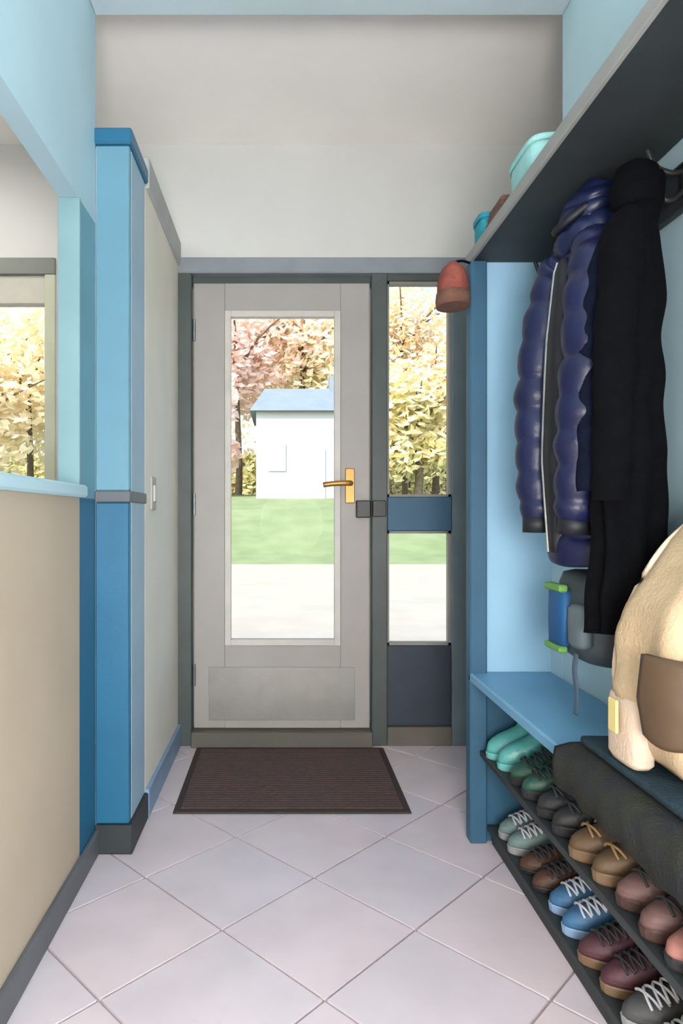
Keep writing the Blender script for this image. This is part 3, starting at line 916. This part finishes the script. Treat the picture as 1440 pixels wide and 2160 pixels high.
wn = mk('window', bx(ax0 + .5, ax0 + 1.2, HY - .06, HY, az0 + 1.6, az0 + 2.7), mat('pale_grey_window_frame', '#d7dade', .5), ho)
mk('pane', bx(ax0 + .58, ax0 + 1.12, HY - .075, HY - .06, az0 + 1.68, az0 + 2.62), mat('far_window_pane', '#aab6be', .2), wn)
mk('door', bx(ax1 - 1.2, ax1 - .4, HY - .06, HY, az0 + .3, az0 + 2.5), mat('pale_grey_far_door', '#d9dadb', .5), ho)

def tree(px, Y, h, cr, zc, m, label, seed, n=3600, leaf=.34, name='autumn_tree'):
    rnd = random.Random(seed)
    s = F_PX / Y
    x = (px - VPX) / s
    gz = 2.0 if Y > 26 else 1.0
    t = empty(name, (x, Y, gz), label, 'tree', 'trees beyond the lawn')
    bm = bmesh.new()
    tube(bm, smooth_path([(x, Y, gz - .3), (x + .1, Y, gz + 1.5), (x - .1, Y + .1, zc), (x, Y, zc + cr * .5)]), [.22 - .16 * i / 15 for i in range(16)], 10)
    mk('trunk', bm, mat('grey_bark', '#6e6253', .9, .2, 6), t, smooth=True)
    for k in range(6):
        a = k * 1.05 + seed
        bm = bmesh.new()
        z0 = zc - cr * .4 + k * .2
        tube(bm, smooth_path([(x, Y, z0), (x + .5 * cr * math.cos(a) * .6, Y + .5 * cr * math.sin(a) * .6, z0 + .4 * cr), (x + .8 * cr * math.cos(a), Y + .8 * cr * math.sin(a), z0 + .7 * cr)], 3), [.09, .08, .07, .06, .05, .04, .03], 6)
        mk('branch', bm, mat('grey_bark', '#6e6253'), t, smooth=True)
    verts, faces = [], []
    lobes = [(Vector((rnd.uniform(-.55, .55), rnd.uniform(-.5, .5), rnd.uniform(-.5, .55))) * cr, rnd.uniform(.4, .62) * cr) for _ in range(11)]
    for _ in range(n):
        c, r_ = rnd.choice(lobes)
        d = Vector((rnd.gauss(0, 1), rnd.gauss(0, 1), rnd.gauss(0, 1))).normalized() * r_ * (rnd.random() ** .4)
        p = Vector((x, Y, zc)) + c + d
        p.z = max(p.z, gz + .3)
        u = Vector((rnd.gauss(0, 1), rnd.gauss(0, 1), rnd.gauss(0, .6))).normalized() * leaf * rnd.uniform(.5, 1)
        w = u.orthogonal().normalized() * leaf * rnd.uniform(.3, .6)
        i = len(verts)
        verts += [p - u, p + w, p + u, p - w]
        faces.append((i, i + 1, i + 2, i + 3))
    me = bpy.data.meshes.new('foliage')
    me.from_pydata([v - Vector((x, Y, gz)) for v in verts], [], faces)
    me.materials.append(m)
    o = bpy.data.objects.new('foliage', me)
    o['kind'] = 'stuff'
    COL.objects.link(o)
    o.parent = t

def leafm(name, a, b):
    m = mat('leaves_' + name, a, .7, .2, .8, bump=0, col2=b)
    m.node_tree.nodes['Principled BSDF'].inputs['Subsurface Weight'].default_value = 0
    n, l = m.node_tree.nodes, m.node_tree.links
    if 'tl' not in n:
        tr = n.new('ShaderNodeBsdfTranslucent'); tr.name = 'tl'
        ad = n.new('ShaderNodeMixShader'); ad.inputs[0].default_value = .45
        pb = n['Principled BSDF']
        src = pb.inputs['Base Color'].links[0].from_socket
        l.new(src, tr.inputs[0])
        l.new(pb.outputs[0], ad.inputs[1]); l.new(tr.outputs[0], ad.inputs[2])
        l.new(ad.outputs[0], n['Material Output'].inputs[0])
    return m
M_HEDGE = leafm('hedge', '#d5cf9c', '#e2dcb4')
LY = leafm('yellow', '#faebcb', '#fcf3de')
LP = leafm('peach', '#fde6da', '#fef0e8')
LO = leafm('orange', '#f8d0ab', '#fae0c4')
LG = leafm('yellow_green', '#ebe3b6', '#f3edd0')
tree(500, 33, 12, 4.2, 9.6, LP, 'tall peach-leaved tree left of the white outbuilding', 11)
tree(640, 37, 12, 4.8, 11.0, LY, 'tall yellow-leaved tree directly behind the white outbuilding', 12)
tree(740, 36.5, 9, 3.6, 7.4, LG, 'yellow-green tree right of the white outbuilding behind the door edge', 13)
tree(880, 30, 10, 3.0, 5.2, LG, 'low yellow-green tree filling the bottom of the sidelight', 14)
tree(915, 34, 10, 3.2, 7.8, LO, 'orange-leaved tree in the middle of the sidelight', 15)
tree(850, 40, 13, 4.6, 12.2, LY, 'tall pale yellow tree in the top of the sidelight', 16)
tree(60, 34, 12, 5.2, 9.0, LY, 'big golden yellow tree filling the side-room window', 17, n=5200)
tree(-60, 30, 12, 4.0, 6.0, LY, 'golden yellow tree at the left edge of the side-room window', 18)
tree(330, 38, 12, 4.6, 8.5, LP, 'peach-leaved tree hidden mostly by the door frame', 19)
tree(1060, 36, 12, 4.6, 8.5, LO, 'orange tree hidden mostly behind the coat unit', 20)
tree(418, 29, 9, 2.1, 4.8, LP, 'low peach-leaved tree at the left edge of the door glass', 21, n=2400)
tree(610, 46, 12, 5.5, 10.5, LY, 'far yellow tree behind the outbuilding roof', 22, n=4200)

# hedges closing the garden behind the trees
def hedge(x0, x1, Y, z0, z1, label, seed, n):
    rnd = random.Random(seed)
    cx = (x0 + x1) / 2
    t = empty('hedge', (cx, Y, z0), label, 'hedge', 'hedges behind the trees')
    bm = bmesh.new()
    for k in range(int((x1 - x0) / 1.2)):
        x = x0 + .6 + 1.2 * k
        tube(bm, [(x, Y, z0 - .3), (x + rnd.uniform(-.2, .2), Y, z0 + (z1 - z0) * .7)], [.07, .03], 6)
    mk('stems', bm, mat('grey_bark', '#6e6253'), t)
    V, Fc = [], []
    for _ in range(n):
        p = Vector((rnd.uniform(x0, x1), Y + rnd.uniform(-.9, .9), rnd.uniform(z0, z1)))
        p.z = min(p.z, z1 - .5 + .5 * noise.noise(Vector((p.x * .6, seed, 0))))
        u = Vector((rnd.gauss(0, 1), rnd.gauss(0, .6), rnd.gauss(0, 1))).normalized() * rnd.uniform(.2, .42)
        w = u.orthogonal().normalized() * rnd.uniform(.12, .25)
        i = len(V)
        V += [p - u, p + w, p + u, p - w]
        Fc.append((i, i + 1, i + 2, i + 3))
    me = bpy.data.meshes.new('foliage')
    me.from_pydata([v - Vector((cx, Y, z0)) for v in V], [], Fc)
    me.materials.append(M_HEDGE)
    o = bpy.data.objects.new('foliage', me)
    o['kind'] = 'stuff'
    COL.objects.link(o)
    o.parent = t
hedge(-26, -1.5, 52, 2.4, 6.2, 'long yellow-green hedge left of the white outbuilding', 31, 9000)
hedge(-1.2, 22, 54, 2.4, 6.4, 'long yellow-green hedge behind the trees in the sidelight', 32, 9000)
